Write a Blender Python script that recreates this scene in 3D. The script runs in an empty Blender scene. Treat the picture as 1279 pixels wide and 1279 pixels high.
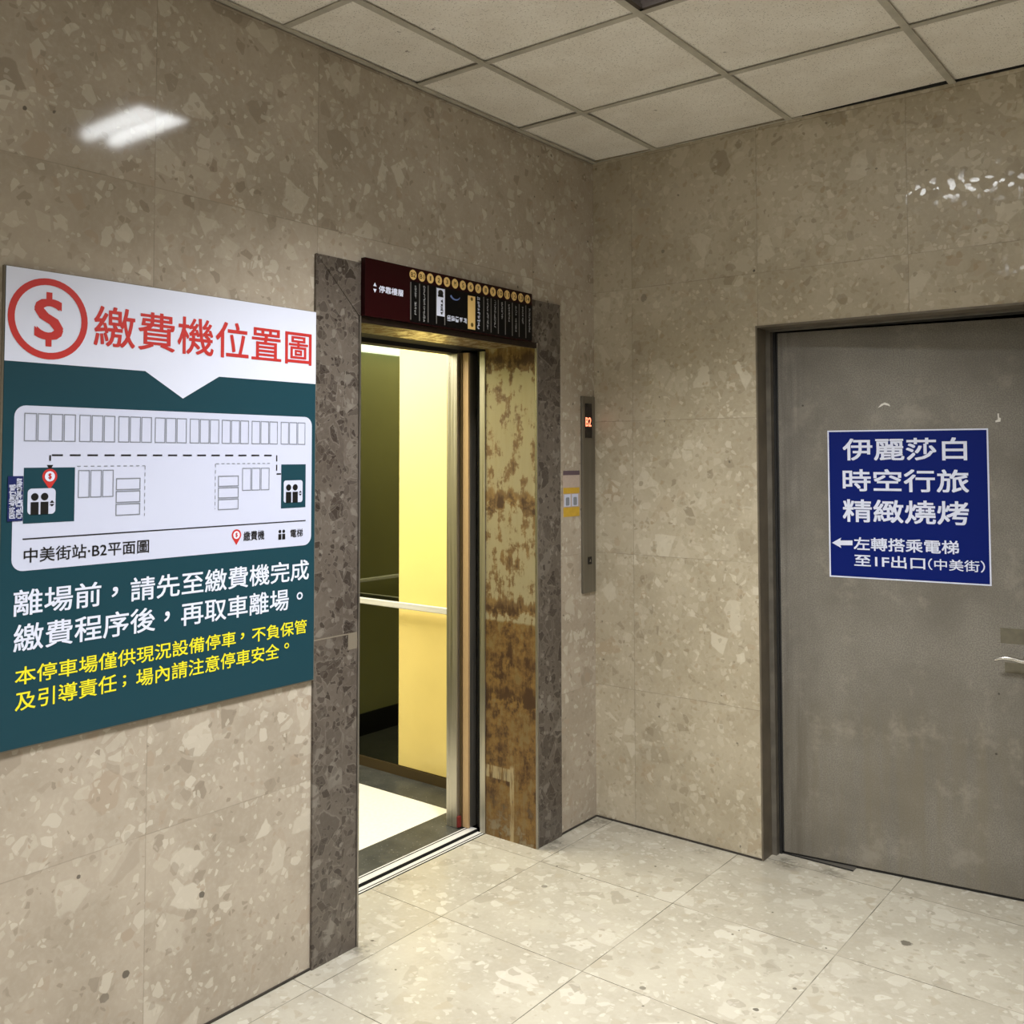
import bpy, math, random
from mathutils import Vector, Matrix

scn = bpy.context.scene
COL = scn.collection
R = math.radians

def lin(r, g, b, a=1.0):
    f = lambda c: (c/255/12.92) if c/255 <= .04045 else ((c/255+.055)/1.055)**2.4
    return (f(r), f(g), f(b), a)

# ------------------------------------------------------------------ camera
# left wall is the plane x = 0, right wall the plane y = 0, floor z = 0 (metres)
cam_d = bpy.data.cameras.new('camera')
cam = bpy.data.objects.new('camera', cam_d)
COL.objects.link(cam)
cam.location = (2.36074, -3.66876, 1.57486)
yaw, pitch, roll = 0.6676, 0.0429, -0.0013
fw = Vector((-math.sin(yaw)*math.cos(pitch), math.cos(yaw)*math.cos(pitch), math.sin(pitch)))
rt = Vector((math.cos(yaw), math.sin(yaw), 0))
up = rt.cross(fw)
rt2 = rt*math.cos(roll) + up*math.sin(roll)
up2 = rt2.cross(fw)
cam.rotation_euler = Matrix((rt2, up2, -fw)).transposed().to_euler()
cam_d.sensor_width = 36
cam_d.lens = 1213.2155/1279*36
cam_d.shift_x = (639.5-625.79)/1279
cam_d.shift_y = -(639.5-519.71)/1279
cam_d.clip_start = 0.02
scn.camera = cam

# ------------------------------------------------------------------ world, lights, exposure
w = bpy.data.worlds.new('world')
scn.world = w
w.use_nodes = True
w.node_tree.nodes['Background'].inputs[0].default_value = (0.9, 0.95, 1, 1)
w.node_tree.nodes['Background'].inputs[1].default_value = 0.0
scn.view_settings.view_transform = 'Standard'
scn.view_settings.look = 'None'
scn.view_settings.gamma = 1
scn.view_settings.use_curve_mapping = False
scn.view_settings.exposure = 0.1

LOBBY = (1.0, 0.992, 0.975)
CARLT = (1.0, 0.92, 0.74)
def area(name, loc, sx, sy, power, colour, spread=180):
    d = bpy.data.lights.new(name, 'AREA')
    d.shape = 'RECTANGLE'; d.size = sx; d.size_y = sy
    d.energy = power; d.color = colour; d.spread = R(spread)
    o = bpy.data.objects.new(name, d); o.location = loc
    COL.objects.link(o)
    return o
CEIL = 2.9026
area('lobby_light', (1.19, -1.54, CEIL-.012), .5, .36, 52, LOBBY, 124)
area('lobby_light', (1.212, -3.90, CEIL-.012), .5, .5, 45, LOBBY, 124)
area('lobby_light', (3.05, -2.70, CEIL-.012), .5, .5, 32, LOBBY, 126)
area('car_light', (-1.05, -.945, 2.30), 1.0, 1.2, 47, CARLT, 170)

# ------------------------------------------------------------------ node helpers
class NT:
    def __init__(s, name):
        s.m = bpy.data.materials.new(name); s.m.use_nodes = True
        s.t = s.m.node_tree; s.b = s.t.nodes['Principled BSDF']
    def n(s, typ, **kw):
        nd = s.t.nodes.new(typ)
        for k, v in kw.items(): setattr(nd, k, v)
        return nd
    def put(s, sock, v):
        if isinstance(v, bpy.types.NodeSocket): s.t.links.new(v, sock)
        else: sock.default_value = v
    def math(s, op, a, b=None, c=None, clamp=False):
        nd = s.n('ShaderNodeMath', operation=op); nd.use_clamp = clamp
        for i, v in enumerate((a, b, c)):
            if v is not None: s.put(nd.inputs[i], v)
        return nd.outputs[0]
    def vec(s, op, a, b=None, scale=None):
        nd = s.n('ShaderNodeVectorMath', operation=op)
        s.put(nd.inputs[0], a)
        if b is not None: s.put(nd.inputs[1], b)
        if scale is not None: s.put(nd.inputs['Scale'], scale)
        return nd.outputs[0]
    def mix(s, f, a, b, blend='MIX'):
        nd = s.n('ShaderNodeMix', data_type='RGBA', blend_type=blend)
        s.put(nd.inputs[0], f); s.put(nd.inputs[6], a); s.put(nd.inputs[7], b)
        return nd.outputs[2]
    def step(s, v, lo, hi, a=0.0, b=1.0):
        nd = s.n('ShaderNodeMapRange', interpolation_type='SMOOTHSTEP')
        s.put(nd.inputs[0], v); s.put(nd.inputs[1], lo); s.put(nd.inputs[2], hi)
        s.put(nd.inputs[3], a); s.put(nd.inputs[4], b)
        return nd.outputs[0]
    def noise(s, vec, scale, detail=3, rough=.55):
        nd = s.n('ShaderNodeTexNoise')
        if vec is not None: s.put(nd.inputs['Vector'], vec)
        nd.inputs['Scale'].default_value = scale
        nd.inputs['Detail'].default_value = detail
        nd.inputs['Roughness'].default_value = rough
        return nd.outputs[0], nd.outputs[1]
    def vor(s, vec, scale, feature='F1', rnd=1.0):
        nd = s.n('ShaderNodeTexVoronoi', feature=feature)
        s.put(nd.inputs['Vector'], vec); nd.inputs['Scale'].default_value = scale
        nd.inputs['Randomness'].default_value = rnd
        return nd
    def pos(s): return s.n('ShaderNodeNewGeometry').outputs['Position']
    def objc(s): return s.n('ShaderNodeTexCoord').outputs['Object']
    def bump(s, h, strength, dist=.01):
        nd = s.n('ShaderNodeBump'); nd.inputs['Strength'].default_value = strength
        nd.inputs['Distance'].default_value = dist
        s.put(nd.inputs['Height'], h); s.put(s.b.inputs['Normal'], nd.outputs[0])
    def set(s, base=None, rough=None, metal=None, spec=None):
        for k, v in (('Base Color', base), ('Roughness', rough), ('Metallic', metal), ('Specular IOR Level', spec)):
            if v is not None: s.put(s.b.inputs[k], v)
        return s.m

def plain(name, c, rough=.5, metal=0.0, vary=.0, scale=30, spec=.5):
    k = NT(name)
    col = c
    if vary:
        f, _ = k.noise(k.objc(), scale, 4)
        f = k.step(f, .3, .7)
        d = tuple(x*(1-vary) for x in c[:3]) + (1,)
        col = k.mix(f, d, c)
    return k.set(col, rough, metal, spec)

def brushed(name, c, rough=.3, metal=.9, axis='z', vary=.25, scale=1.0):
    k = NT(name)
    mp = k.n('ShaderNodeMapping')
    s = {'z': (90, 90, 1.2), 'x': (1.2, 90, 90), 'y': (90, 1.2, 90)}[axis]
    mp.inputs['Scale'].default_value = tuple(v*scale for v in s)
    k.put(mp.inputs[0], k.pos())
    f, _ = k.noise(mp.outputs[0], 1.5, 4)
    d = tuple(x*(1-vary) for x in c[:3]) + (1,)
    col = k.mix(k.step(f, .3, .7), d, c)
    k.set(col, k.step(f, .3, .7, rough*.8, rough*1.25), metal)
    k.bump(f, .05, .002)
    return k.m

def stone(name, uv, base, base2, light, dark, tan, rough, pitch, u0, v0, seam=.5, cov=(.62, .60, .72),
          seamcol=(.06, .05, .04, 1), tilevar=.10, scales=(10.5, 24, 60), edge=0.0, polish=0.0, warp=.035, bump=.02, flecks=1.0, lightpick=.42, spots=(), dirt=()):
    """Polished breccia: angular clasts in three sizes in a fine matrix, cut into square slabs with thin joints."""
    k = NT(name)
    P = k.pos()
    sp = k.n('ShaderNodeSeparateXYZ'); k.put(sp.inputs[0], P)
    ax = {'x': 0, 'y': 1, 'z': 2}
    U = k.math('DIVIDE', k.math('SUBTRACT', sp.outputs[ax[uv[0]]], u0), pitch)
    V = k.math('DIVIDE', k.math('SUBTRACT', sp.outputs[ax[uv[1]]], v0), pitch)
    cb = k.n('ShaderNodeCombineXYZ')
    k.put(cb.inputs[0], k.math('FLOOR', U)); k.put(cb.inputs[1], k.math('FLOOR', V)); cb.inputs[2].default_value = len(name)*.37
    wn = k.n('ShaderNodeTexWhiteNoise', noise_dimensions='3D'); k.put(wn.inputs[0], cb.outputs[0])
    def dist(T):
        f = k.math('FRACT', T)
        return k.math('MULTIPLY', k.math('MINIMUM', f, k.math('SUBTRACT', 1.0, f)), pitch)
    sd = k.math('MINIMUM', dist(U), dist(V))
    fs, _ = k.noise(P, 5, 2)
    seamf = k.math('MULTIPLY', k.step(sd, .0006, .0021, 1, 0), k.math('MULTIPLY', k.step(fs, .32, .62, .35, 1), seam))
    Q = k.vec('ADD', P, k.vec('SCALE', wn.outputs[1], scale=9.0))
    n1, c1 = k.noise(Q, 12, 3)
    Q = k.vec('ADD', Q, k.vec('SCALE', k.vec('SUBTRACT', c1, (.5, .5, .5)), scale=warp))
    nb, _ = k.noise(Q, 3.2, 4, .6)
    nf, _ = k.noise(Q, 70, 3, .6)
    col = k.mix(k.step(nb, .35, .65), base, base2)
    col = k.mix(k.math('MULTIPLY', k.step(nf, .40, .72), .16), col, light)
    rsum = None
    for i, sc in enumerate(scales):
        a = k.vor(Q, sc); e = k.vor(Q, sc, 'DISTANCE_TO_EDGE')
        cs = k.n('ShaderNodeSeparateColor'); k.put(cs.inputs[0], a.outputs['Color'])
        pick = k.step(cs.outputs[0], cov[i]-.01, cov[i]+.01)
        thr = k.math('MULTIPLY_ADD', cs.outputs[1], .20, .03)
        m = k.math('MULTIPLY', pick, k.step(k.math('SUBTRACT', e.outputs['Distance'], thr), 0.0, .05))
        c = k.mix(k.step(cs.outputs[2], lightpick, lightpick+.03, 1, 0), dark, light)
        c = k.mix(k.step(cs.outputs[2], .80, .82), c, tan)
        amt = k.math('MULTIPLY', m, k.math('MULTIPLY_ADD', k.math('FRACT', k.math('MULTIPLY', cs.outputs[1], 7.3)), .65, .20))
        col = k.mix(amt, col, c)
        if edge:
            rim = k.math('MULTIPLY', k.math('MULTIPLY', pick, k.step(k.math('ABSOLUTE', k.math('SUBTRACT', e.outputs['Distance'], thr)), .0, .03, 1, 0)), edge)
            col = k.mix(rim, col, light)
        if i == 2: rsum = cs.outputs[2]
    # small dark pits
    pv = k.vor(Q, 17)
    pc = k.n('ShaderNodeSeparateColor'); k.put(pc.inputs[0], pv.outputs['Color'])
    pit = k.math('MULTIPLY', k.step(pc.outputs[0], .84, .85), k.step(pv.outputs['Distance'], .06, .10, 1, 0))
    col = k.mix(k.math('MULTIPLY', pit, .75*flecks), col, seamcol)
    col = k.mix(k.math('MULTIPLY_ADD', wn.outputs[0], tilevar, 0.0), col, dark)
    # single dark inclusions and old dirt patches, each at its own place
    for lst, hard in ((spots, True), (dirt, False)):
        for a, b, r, amt in lst:
            du = k.math('SUBTRACT', sp.outputs[ax[uv[0]]], a); dv = k.math('SUBTRACT', sp.outputs[ax[uv[1]]], b)
            d = k.math('SQRT', k.math('ADD', k.math('MULTIPLY', du, du), k.math('MULTIPLY', dv, dv)))
            if hard:
                m = k.step(k.math('MULTIPLY_ADD', nf, r*.9, d), r*1.25, r*1.45, 1, 0)
            else:
                m = k.math('MULTIPLY', k.step(d, r*.2, r, 1, 0), k.step(k.math('MULTIPLY_ADD', nf, .5, k.math('MULTIPLY', n1, .6)), .42, .66))
            col = k.mix(k.math('MULTIPLY', m, amt), col, seamcol)
    col = k.mix(seamf, col, seamcol)
    r = rough
    if polish:
        r = k.step(rsum, .80, .88, rough, polish)
    k.set(col, r, 0.0, .5)
    h = k.math('SUBTRACT', k.math('MULTIPLY', nf, .25), seamf)
    k.bump(h, bump, .004)
    return k.m

# ------------------------------------------------------------------ materials
PW = .5782
M = {}
LSP = [(-2.021, 0.363, 0.01, 0.85), (-2.248, 0.239, 0.011, 0.8), (-2.307, 0.203, 0.013, 0.5), (-2.381, 0.531, 0.006, 0.8), (-2.552, 2.43, 0.006, 0.8)]
RSP = [(0.763, 2.324, 0.006, 0.9), (0.352, 2.457, 0.009, 0.6), (0.257, 2.267, 0.018, 0.5)]
FSP = [(1.397, -0.326, 0.019, 0.75), (0.228, -0.71, 0.013, 0.55), (0.859, -1.087, 0.01, 0.6), (1.17, -0.987, 0.009, 0.8), (1.216, -0.812, 0.007, 0.7)]
FDT = [(0.856, 0.042, 0.1, 0.6), (1.021, 0.06, 0.08, 0.5), (0.751, 0.018, 0.05, 0.6), (0.042, -0.046, 0.09, 0.6), (0.025, -0.37, 0.1, 0.55), (0.046, -1.444, 0.07, 0.55), (0.247, -0.045, 0.1, 0.45), (0.543, -0.047, 0.08, 0.45)]
M['wall_left'] = stone('beige_breccia_left', 'yz', (.42,.366,.297,1), (.345,.297,.236,1), (.55,.505,.425,1), (.262,.22,.172,1), (.365,.297,.228,1),
                       .075, PW, -.462, 0, seam=.30, tilevar=.10, cov=(.72,.62,.70), bump=.0045, lightpick=.58, spots=LSP)
M['wall_right'] = stone('beige_breccia_right', 'xz', (.475,.418,.315,1), (.385,.332,.24,1), (.60,.55,.44,1), (.285,.24,.17,1), (.40,.32,.22,1),
                        .48, PW, .198, 0, seam=.40, tilevar=.22, cov=(.72,.62,.70), polish=.10, bump=.02, lightpick=.58, spots=RSP)
M['floor'] = stone('pale_breccia_floor', 'xy', (.41,.385,.317,1), (.35,.325,.265,1), (.50,.475,.41,1), (.29,.265,.213,1), (.35,.315,.245,1),
                   .22, .5776, .0871, -.5419, seam=.95, tilevar=.10, cov=(.68,.60,.72), seamcol=(.05,.042,.03,1), bump=.015, lightpick=.62, spots=FSP, dirt=FDT)
M['dark_marble'] = stone('dark_breccia', 'yz', (.118,.099,.083,1), (.088,.072,.060,1), (.20,.18,.155,1), (.032,.024,.020,1), (.05,.038,.031,1),
                         .22, .905, .3, 0.0, seam=.0, cov=(.40,.46,.50), edge=.38, tilevar=.0, scales=(11, 26, 55), warp=.04, lightpick=.18)
M['tile'] = None
k = NT('mineral_fibre_tile')
P = k.pos()
f1, _ = k.noise(P, 160, 2); f2, _ = k.noise(P, 5, 3)
v = k.vor(P, 150); vc = k.n('ShaderNodeSeparateColor'); k.put(vc.inputs[0], v.outputs['Color'])
dots = k.math('MULTIPLY', k.step(vc.outputs[0], .58, .62), k.step(v.outputs['Distance'], .18, .32, 1, 0))
col = k.mix(k.step(f2, .3, .7), (.86,.83,.77,1), (.78,.74,.67,1))
col = k.mix(k.math('MULTIPLY', k.step(f1, .45, .7), .25), col, (.52,.47,.40,1))
col = k.mix(k.math('MULTIPLY', dots, .75), col, (.20,.17,.13,1))
v2 = k.vor(P, 11); vc2 = k.n('ShaderNodeSeparateColor'); k.put(vc2.inputs[0], v2.outputs['Color'])
n_, _ = k.noise(P, 60, 2)
blot = k.math('MULTIPLY', k.math('MULTIPLY', k.step(vc2.outputs[0], .86, .87), k.step(v2.outputs['Distance'], .08, .13, 1, 0)), k.step(n_, .45, .6))
col = k.mix(k.math('MULTIPLY', blot, .7), col, (.12,.10,.08,1))
k.set(col, .95); k.bump(k.math('SUBTRACT', f1, dots), .25, .003)
M['tile'] = k.m
M['tbar'] = plain('painted_tee_bar', (.50,.47,.40,1), .5, 0, .2, 12)
M['void'] = plain('unlit_dark', (.006,.006,.006,1), .8)
M['plaster'] = plain('plaster', (.34,.30,.235,1), .6, 0, .15, 6)
M['white'] = plain('white_print', lin(217,223,244), .4, spec=.25)
M['map_white'] = plain('map_print', lin(198,204,228), .4, spec=.25)
M['teal'] = plain('teal_print', lin(24,62,74), .4, spec=.25)
M['red'] = plain('red_print', lin(190,48,46), .4)
M['yellow'] = plain('yellow_print', lin(232,224,40), .4)
M['line'] = plain('grey_line_print', lin(128,134,146), .4)
M['black'] = plain('black_print', lin(14,14,16), .4)
M['edge'] = plain('board_edge', lin(120,112,98), .5)
M['navy'] = plain('navy_vinyl', lin(4,26,104), .45, spec=.15)
M['navy_dark'] = plain('navy_sticker', lin(22,34,92), .35)
M['maroon'] = plain('maroon_panel', lin(34,4,6), .35, spec=.12)
M['black_panel'] = plain('black_acrylic', lin(9,8,9), .35, spec=.12)
M['gold'] = plain('gold_print', lin(226,192,122), .35)
M['gold_ink'] = plain('gold_ink', lin(96,74,20), .4)
M['grey_strip'] = plain('grey_strip', lin(104,102,100), .4)
M['dim_print'] = plain('dim_print', lin(170,170,172), .4)
M['blue_glow'] = plain('blue_print', lin(96,116,170), .4)
M['dark_edge'] = plain('dark_bronze', (.035,.022,.016,1), .35, .6, .3, 20)
M['bead'] = brushed('steel_bead', (.42,.40,.37,1), .3, .9)
M['steel'] = brushed('brushed_steel', (.52,.49,.43,1), .34, .9)
M['sill'] = brushed('aluminium_sill', (.66,.66,.66,1), .5, .25, 'y', .15)
M['groove'] = plain('groove_shade', (.012,.012,.012,1), .7)
M['brass_edge'] = plain('tan_door_edge', lin(190,160,120), .4, .2)
M['station'] = brushed('station_steel', (.27,.255,.22,1), .38, .85)
M['call_glass'] = plain('display_glass', (.006,.006,.007,1), .12)
M['car_yellow'] = plain('yellow_laminate', (.88,.70,.25,1), .32, 0, .05, 3)
M['car_floor'] = plain('car_floor_vinyl', (.80,.78,.70,1), .4, 0, .10, 60)
k = NT('black_granite')
P = k.pos(); f1, _ = k.noise(P, 90, 3); f2, _ = k.noise(P, 12, 3)
k.set(k.mix(k.step(f1, .62, .72), k.mix(k.step(f2,.3,.7), (.030,.032,.030,1), (.055,.056,.050,1)), (.20,.20,.18,1)), .45)
M['granite'] = k.m
M['red_dark'] = plain('dark_red_tag', (.16,.012,.012,1), .5)
M['kick'] = plain('brown_kick', (.12,.085,.04,1), .35, .5)
M['skirting'] = plain('black_skirting', (.004,.004,.004,1), .4)
M['bronze'] = plain('bronze_panel', (.32,.31,.14,1), .4, .3, .1, 2)
M['mirror'] = NT('tinted_mirror').set((.15,.155,.105,1), .03, 1.0)
M['rail'] = brushed('rail_steel', (.84,.83,.80,1), .35, .25, 'x', .1)
M['car_ceiling'] = plain('car_ceiling', (.75,.73,.65,1), .5)
k = NT('lit_diffuser'); k.set((.9,.9,.85,1), .4)
k.b.inputs['Emission Color'].default_value = (.9, 1.0, .92, 1); k.b.inputs['Emission Strength'].default_value = 8.0
M['diffuser'] = k.m
k = NT('dim_diffuser'); k.set((.8,.8,.74,1), .4)
k.b.inputs['Emission Color'].default_value = (1, .95, .8, 1); k.b.inputs['Emission Strength'].default_value = .8
M['dim_diffuser'] = k.m
k = NT('tube_glow'); k.set((.9,.9,.9,1), .4)
k.b.inputs['Emission Color'].default_value = (.95,.98,1,1); k.b.inputs['Emission Strength'].default_value = 15
M['tube'] = k.m
k = NT('red_led'); k.set((.3,.02,.01,1), .4)
k.b.inputs['Emission Color'].default_value = (1,.20,.10,1); k.b.inputs['Emission Strength'].default_value = 3.0
M['led'] = k.m
M['housing'] = plain('lamp_housing', (.07,.055,.045,1), .5, .3)

# rust-stained brass jamb
def rusty(name):
    k = NT(name)
    P = k.pos()
    sp = k.n('ShaderNodeSeparateXYZ'); k.put(sp.inputs[0], P)
    z = sp.outputs[2]
    mp = k.n('ShaderNodeMapping'); mp.inputs['Scale'].default_value = (30, 30, 7.0); k.put(mp.inputs[0], P)
    n1, c1 = k.noise(mp.outputs[0], 1.0, 6, .68)
    n2, _ = k.noise(P, 13, 6, .7)
    mp2 = k.n('ShaderNodeMapping'); mp2.inputs['Scale'].default_value = (60, 60, 6); k.put(mp2.inputs[0], P)
    n3, _ = k.noise(mp2.outputs[0], 1.0, 4, .7)
    # how far the film has worn: heavy below the film edge at z = .9, two dirty bands left by old tape
    low = k.step(z, .885, .90, 1, 0)
    def band(zc, h):
        d = k.math('ABSOLUTE', k.math('SUBTRACT', k.math('ADD', z, k.math('MULTIPLY_ADD', n2, .16, -.08)), zc))
        return k.step(d, 0, h, 1, 0)
    b = k.math('MAXIMUM', k.math('MAXIMUM', band(.95,.05), band(1.40,.06)), k.math('MAXIMUM', band(.58,.06), band(1.99,.07)))
    v = k.math('ADD', k.math('MULTIPLY_ADD', n1, .55, k.math('MULTIPLY', n2, .62)), k.math('MULTIPLY_ADD', low, .08, k.math('MULTIPLY', b, .13)))
    s = k.step(v, .572, .65)
    s2 = k.step(v, .66, .77)
    clean = k.mix(low, (.34,.295,.185,1), (.19,.13,.055,1))
    clean = k.mix(k.math('MULTIPLY', k.step(n3, .45, .75), .25), clean, (.26,.20,.09,1))
    stain = k.mix(k.step(n2, .35, .65), (.22,.125,.035,1), (.115,.058,.018,1))
    col = k.mix(k.math('MULTIPLY', s, .88), clean, stain)
    col = k.mix(k.math('MULTIPLY', s2, .85), col, (.045,.02,.009,1))
    foot = k.math('MULTIPLY', k.step(z, .02, .20, 1, 0), k.step(n2, .50, .60))
    col = k.mix(k.math('MULTIPLY', foot, .55), col, (.34,.30,.20,1))
    # pale scrape of old adhesive tape near the foot
    sc1 = k.math('MULTIPLY', k.step(k.math('ABSOLUTE', k.math('SUBTRACT', z, .265)), .022, .028, 1, 0), k.step(sp.outputs[0], -.128, -.122, 1, 0))
    sc2 = k.math('MULTIPLY', k.step(k.math('ABSOLUTE', k.math('SUBTRACT', sp.outputs[0], -.118)), .006, .014, 1, 0), k.step(z, .29, .31, 1, 0))
    sc = k.math('MULTIPLY', k.math('MAXIMUM', sc1, sc2), k.step(n3, .35, .6))
    col = k.mix(k.math('MULTIPLY', sc, .75), col, (.46,.38,.22,1))
    k.set(col, k.step(s, 0, 1, .30, .55), .35)
    k.bump(n1, .12, .004)
    return k.m
M['rust'] = rusty('stained_brass')

# worn painted steel door
k = NT('worn_steel_door')
P = k.objc()
n1, _ = k.noise(P, 3.0, 5, .6); n2, _ = k.noise(P, 230, 2, .6)
mp = k.n('ShaderNodeMapping'); mp.inputs['Scale'].default_value = (26, 26, 1.6); k.put(mp.inputs[0], P)
n3, _ = k.noise(mp.outputs[0], 1, 4, .6)
sp = k.n('ShaderNodeSeparateXYZ'); k.put(sp.inputs[0], P)
wear = k.math('MULTIPLY', k.step(k.math('ADD', sp.outputs[2], k.math('MULTIPLY', n1, .9)), .75, 1.25, 1, 0), k.step(n3, .30, .70))
col = k.mix(k.step(n1, .3, .7), (.185,.172,.147,1), (.275,.258,.225,1))
col = k.mix(k.math('MULTIPLY', k.step(n2, .40, .60), .60), col, (.13,.12,.105,1))
col = k.mix(k.math('MULTIPLY', wear, .55), col, (.20,.175,.125,1))
n5, _ = k.noise(P, 5.0, 7, .72)
col = k.mix(k.math('MULTIPLY', k.step(n5, .52, .68), .60), col, (.32,.295,.25,1))
col = k.mix(k.math('MULTIPLY', k.math('MULTIPLY', k.step(sp.outputs[0], .16, .03), k.step(n3, .40, .65)), .5), col, (.09,.08,.07,1))
v = k.vor(P, 9); vc = k.n('ShaderNodeSeparateColor'); k.put(vc.inputs[0], v.outputs['Color'])
chip = k.math('MULTIPLY', k.step(vc.outputs[0], .80, .81), k.step(v.outputs['Distance'], .025, .05, 1, 0))
col = k.mix(k.math('MULTIPLY', chip, .8), col, (.04,.035,.03,1))
k.set(col, k.step(n1, .3, .7, .38, .5), .25); k.bump(n2, .10, .001)
M['door'] = k.m
M['frame'] = plain('brown_painted_frame', (.16,.135,.10,1), .45, .1, .3, 9)
M['frame_face'] = plain('worn_frame_face', (.16,.145,.12,1), .4, .2, .35, 14)
M['tape'] = plain('tape_residue', (.72,.70,.66,1), .6)
M['residue'] = plain('adhesive_residue', (.15,.135,.095,1), .55, 0, .2, 40)
M['grime'] = plain('joint_grime', (.045,.037,.028,1), .8, 0, .5, 30)
M['chrome'] = plain('lever_chrome', (.62,.60,.56,1), .25, .95)
M['sticker_yellow'] = plain('yellow_label', lin(204,166,52), .4, 0, .15, 60)
M['sticker_clear'] = plain('faded_label', lin(186,170,160), .4, 0, .12, 60)
M['sticker_head'] = plain('label_heading', lin(92,76,88), .4)
M['plate_dark'] = plain('threshold_steel', (.16,.15,.13,1), .4, .5)
M['rubber'] = plain('black_seal', (.010,.010,.010,1), .6)

# ------------------------------------------------------------------ mesh helpers
class MB:
    def __init__(s): s.v = []; s.f = []
    def face(s, pts):
        i = len(s.v); s.v += [tuple(p) for p in pts]; s.f.append(tuple(range(i, i+len(pts)))); return s
    def box(s, x0, x1, y0, y1, z0, z1):
        i = len(s.v)
        s.v += [(x, y, z) for x in (x0, x1) for y in (y0, y1) for z in (z0, z1)]
        for q in ((0,1,3,2), (4,6,7,5), (0,4,5,1), (2,3,7,6), (0,2,6,4), (1,5,7,3)):
            s.f.append(tuple(i+a for a in q))
        return s
    def prism(s, pts, vec):
        """polygon extruded along vec"""
        n = len(pts); i = len(s.v); vx = Vector(vec)
        s.v += [tuple(Vector(p)) for p in pts] + [tuple(Vector(p)+vx) for p in pts]
        s.f.append(tuple(i+a for a in range(n))[::-1]); s.f.append(tuple(i+n+a for a in range(n)))
        for a in range(n):
            b = (a+1) % n; s.f.append((i+a, i+b, i+n+b, i+n+a))
        return s
    def tube(s, path, r, seg=12, sy=1.0):
        path = [Vector(p) for p in path]; n = len(path); i = len(s.v)
        for a, p in enumerate(path):
            t = (path[min(a+1, n-1)] - path[max(a-1, 0)]).normalized()
            h = Vector((0,0,1)) if abs(t.z) < .9 else Vector((1,0,0))
            e1 = t.cross(h).normalized(); e2 = e1.cross(t).normalized()
            rr = r[a] if isinstance(r, (list, tuple)) else r
            for q in range(seg):
                g = 2*math.pi*q/seg
                s.v.append(tuple(p + e1*math.cos(g)*rr*sy + e2*math.sin(g)*rr))
        for a in range(n-1):
            for q in range(seg):
                b = (q+1) % seg
                s.f.append((i+a*seg+q, i+a*seg+b, i+(a+1)*seg+b, i+(a+1)*seg+q))
        s.f.append(tuple(i+q for q in range(seg))[::-1]); s.f.append(tuple(i+(n-1)*seg+q for q in range(seg)))
        return s
    # flat print on a plane; pl(u, v, d) -> xyz
    def poly(s, pl, pts, d=.0008): return s.face([pl(u, v, d) for u, v in pts])
    def rect(s, pl, u0, v0, u1, v1, d=.0008):
        return s.poly(pl, [(u0,v0), (u1,v0), (u1,v1), (u0,v1)], d)
    def outline(s, pl, u0, v0, u1, v1, t, d=.0008):
        s.rect(pl, u0, v0, u1, v0+t, d); s.rect(pl, u0, v1-t, u1, v1, d)
        s.rect(pl, u0, v0+t, u0+t, v1-t, d); return s.rect(pl, u1-t, v0+t, u1, v1-t, d)
    def disc(s, pl, u, v, r, d=.0008, seg=28, ru=None):
        ru = ru or r
        return s.poly(pl, [(u+ru*math.cos(2*math.pi*a/seg), v+r*math.sin(2*math.pi*a/seg)) for a in range(seg)], d)
    def ring(s, pl, u, v, r, t, d=.0008, seg=48):
        for a in range(seg):
            g, h = 2*math.pi*a/seg, 2*math.pi*(a+1)/seg
            s.poly(pl, [(u+r*math.cos(g), v+r*math.sin(g)), (u+r*math.cos(h), v+r*math.sin(h)),
                        (u+(r-t)*math.cos(h), v+(r-t)*math.sin(h)), (u+(r-t)*math.cos(g), v+(r-t)*math.sin(g))], d)
        return s
    def rrect(s, pl, u0, v0, u1, v1, r, d=.0008):
        pts = []
        for cu, cv, a0 in ((u1-r, v0+r, -90), (u1-r, v1-r, 0), (u0+r, v1-r, 90), (u0+r, v0+r, 180)):
            for a in range(0, 91, 15):
                g = R(a0+a); pts.append((cu+r*math.cos(g), cv+r*math.sin(g)))
        return s.poly(pl, pts, d)
    def text(s, pl, body, u0, v0, u1, v1, bold=0.0, d=.0008):
        cu = bpy.data.curves.new('lettering', 'FONT'); cu.body = body; cu.resolution_u = 3
        o = bpy.data.objects.new('lettering', cu); COL.objects.link(o)
        dg = bpy.context.evaluated_depsgraph_get()
        me = bpy.data.meshes.new_from_object(o.evaluated_get(dg))
        xs = [q.co.x for q in me.vertices]; ys = [q.co.y for q in me.vertices]
        a0, a1, b0, b1 = min(xs), max(xs), min(ys), max(ys)
        k = bold*(v1-v0)
        for n, (ox, oy) in enumerate([(0, 0)] + ([(-k, -k), (k, -k), (-k, k), (k, k)] if bold else [])):
            i = len(s.v)                      # heavier strokes: the same outline laid down again with a small shift
            for q in me.vertices:
                s.v.append(pl(u0+k+(q.co.x-a0)/(a1-a0)*(u1-u0-2*k)+ox, v0+k+(q.co.y-b0)/(b1-b0)*(v1-v0-2*k)+oy, d+n*.00003))
            for p in me.polygons: s.f.append(tuple(i+a for a in p.vertices))
        bpy.data.objects.remove(o); bpy.data.curves.remove(cu); bpy.data.meshes.remove(me)
        return s
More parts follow.
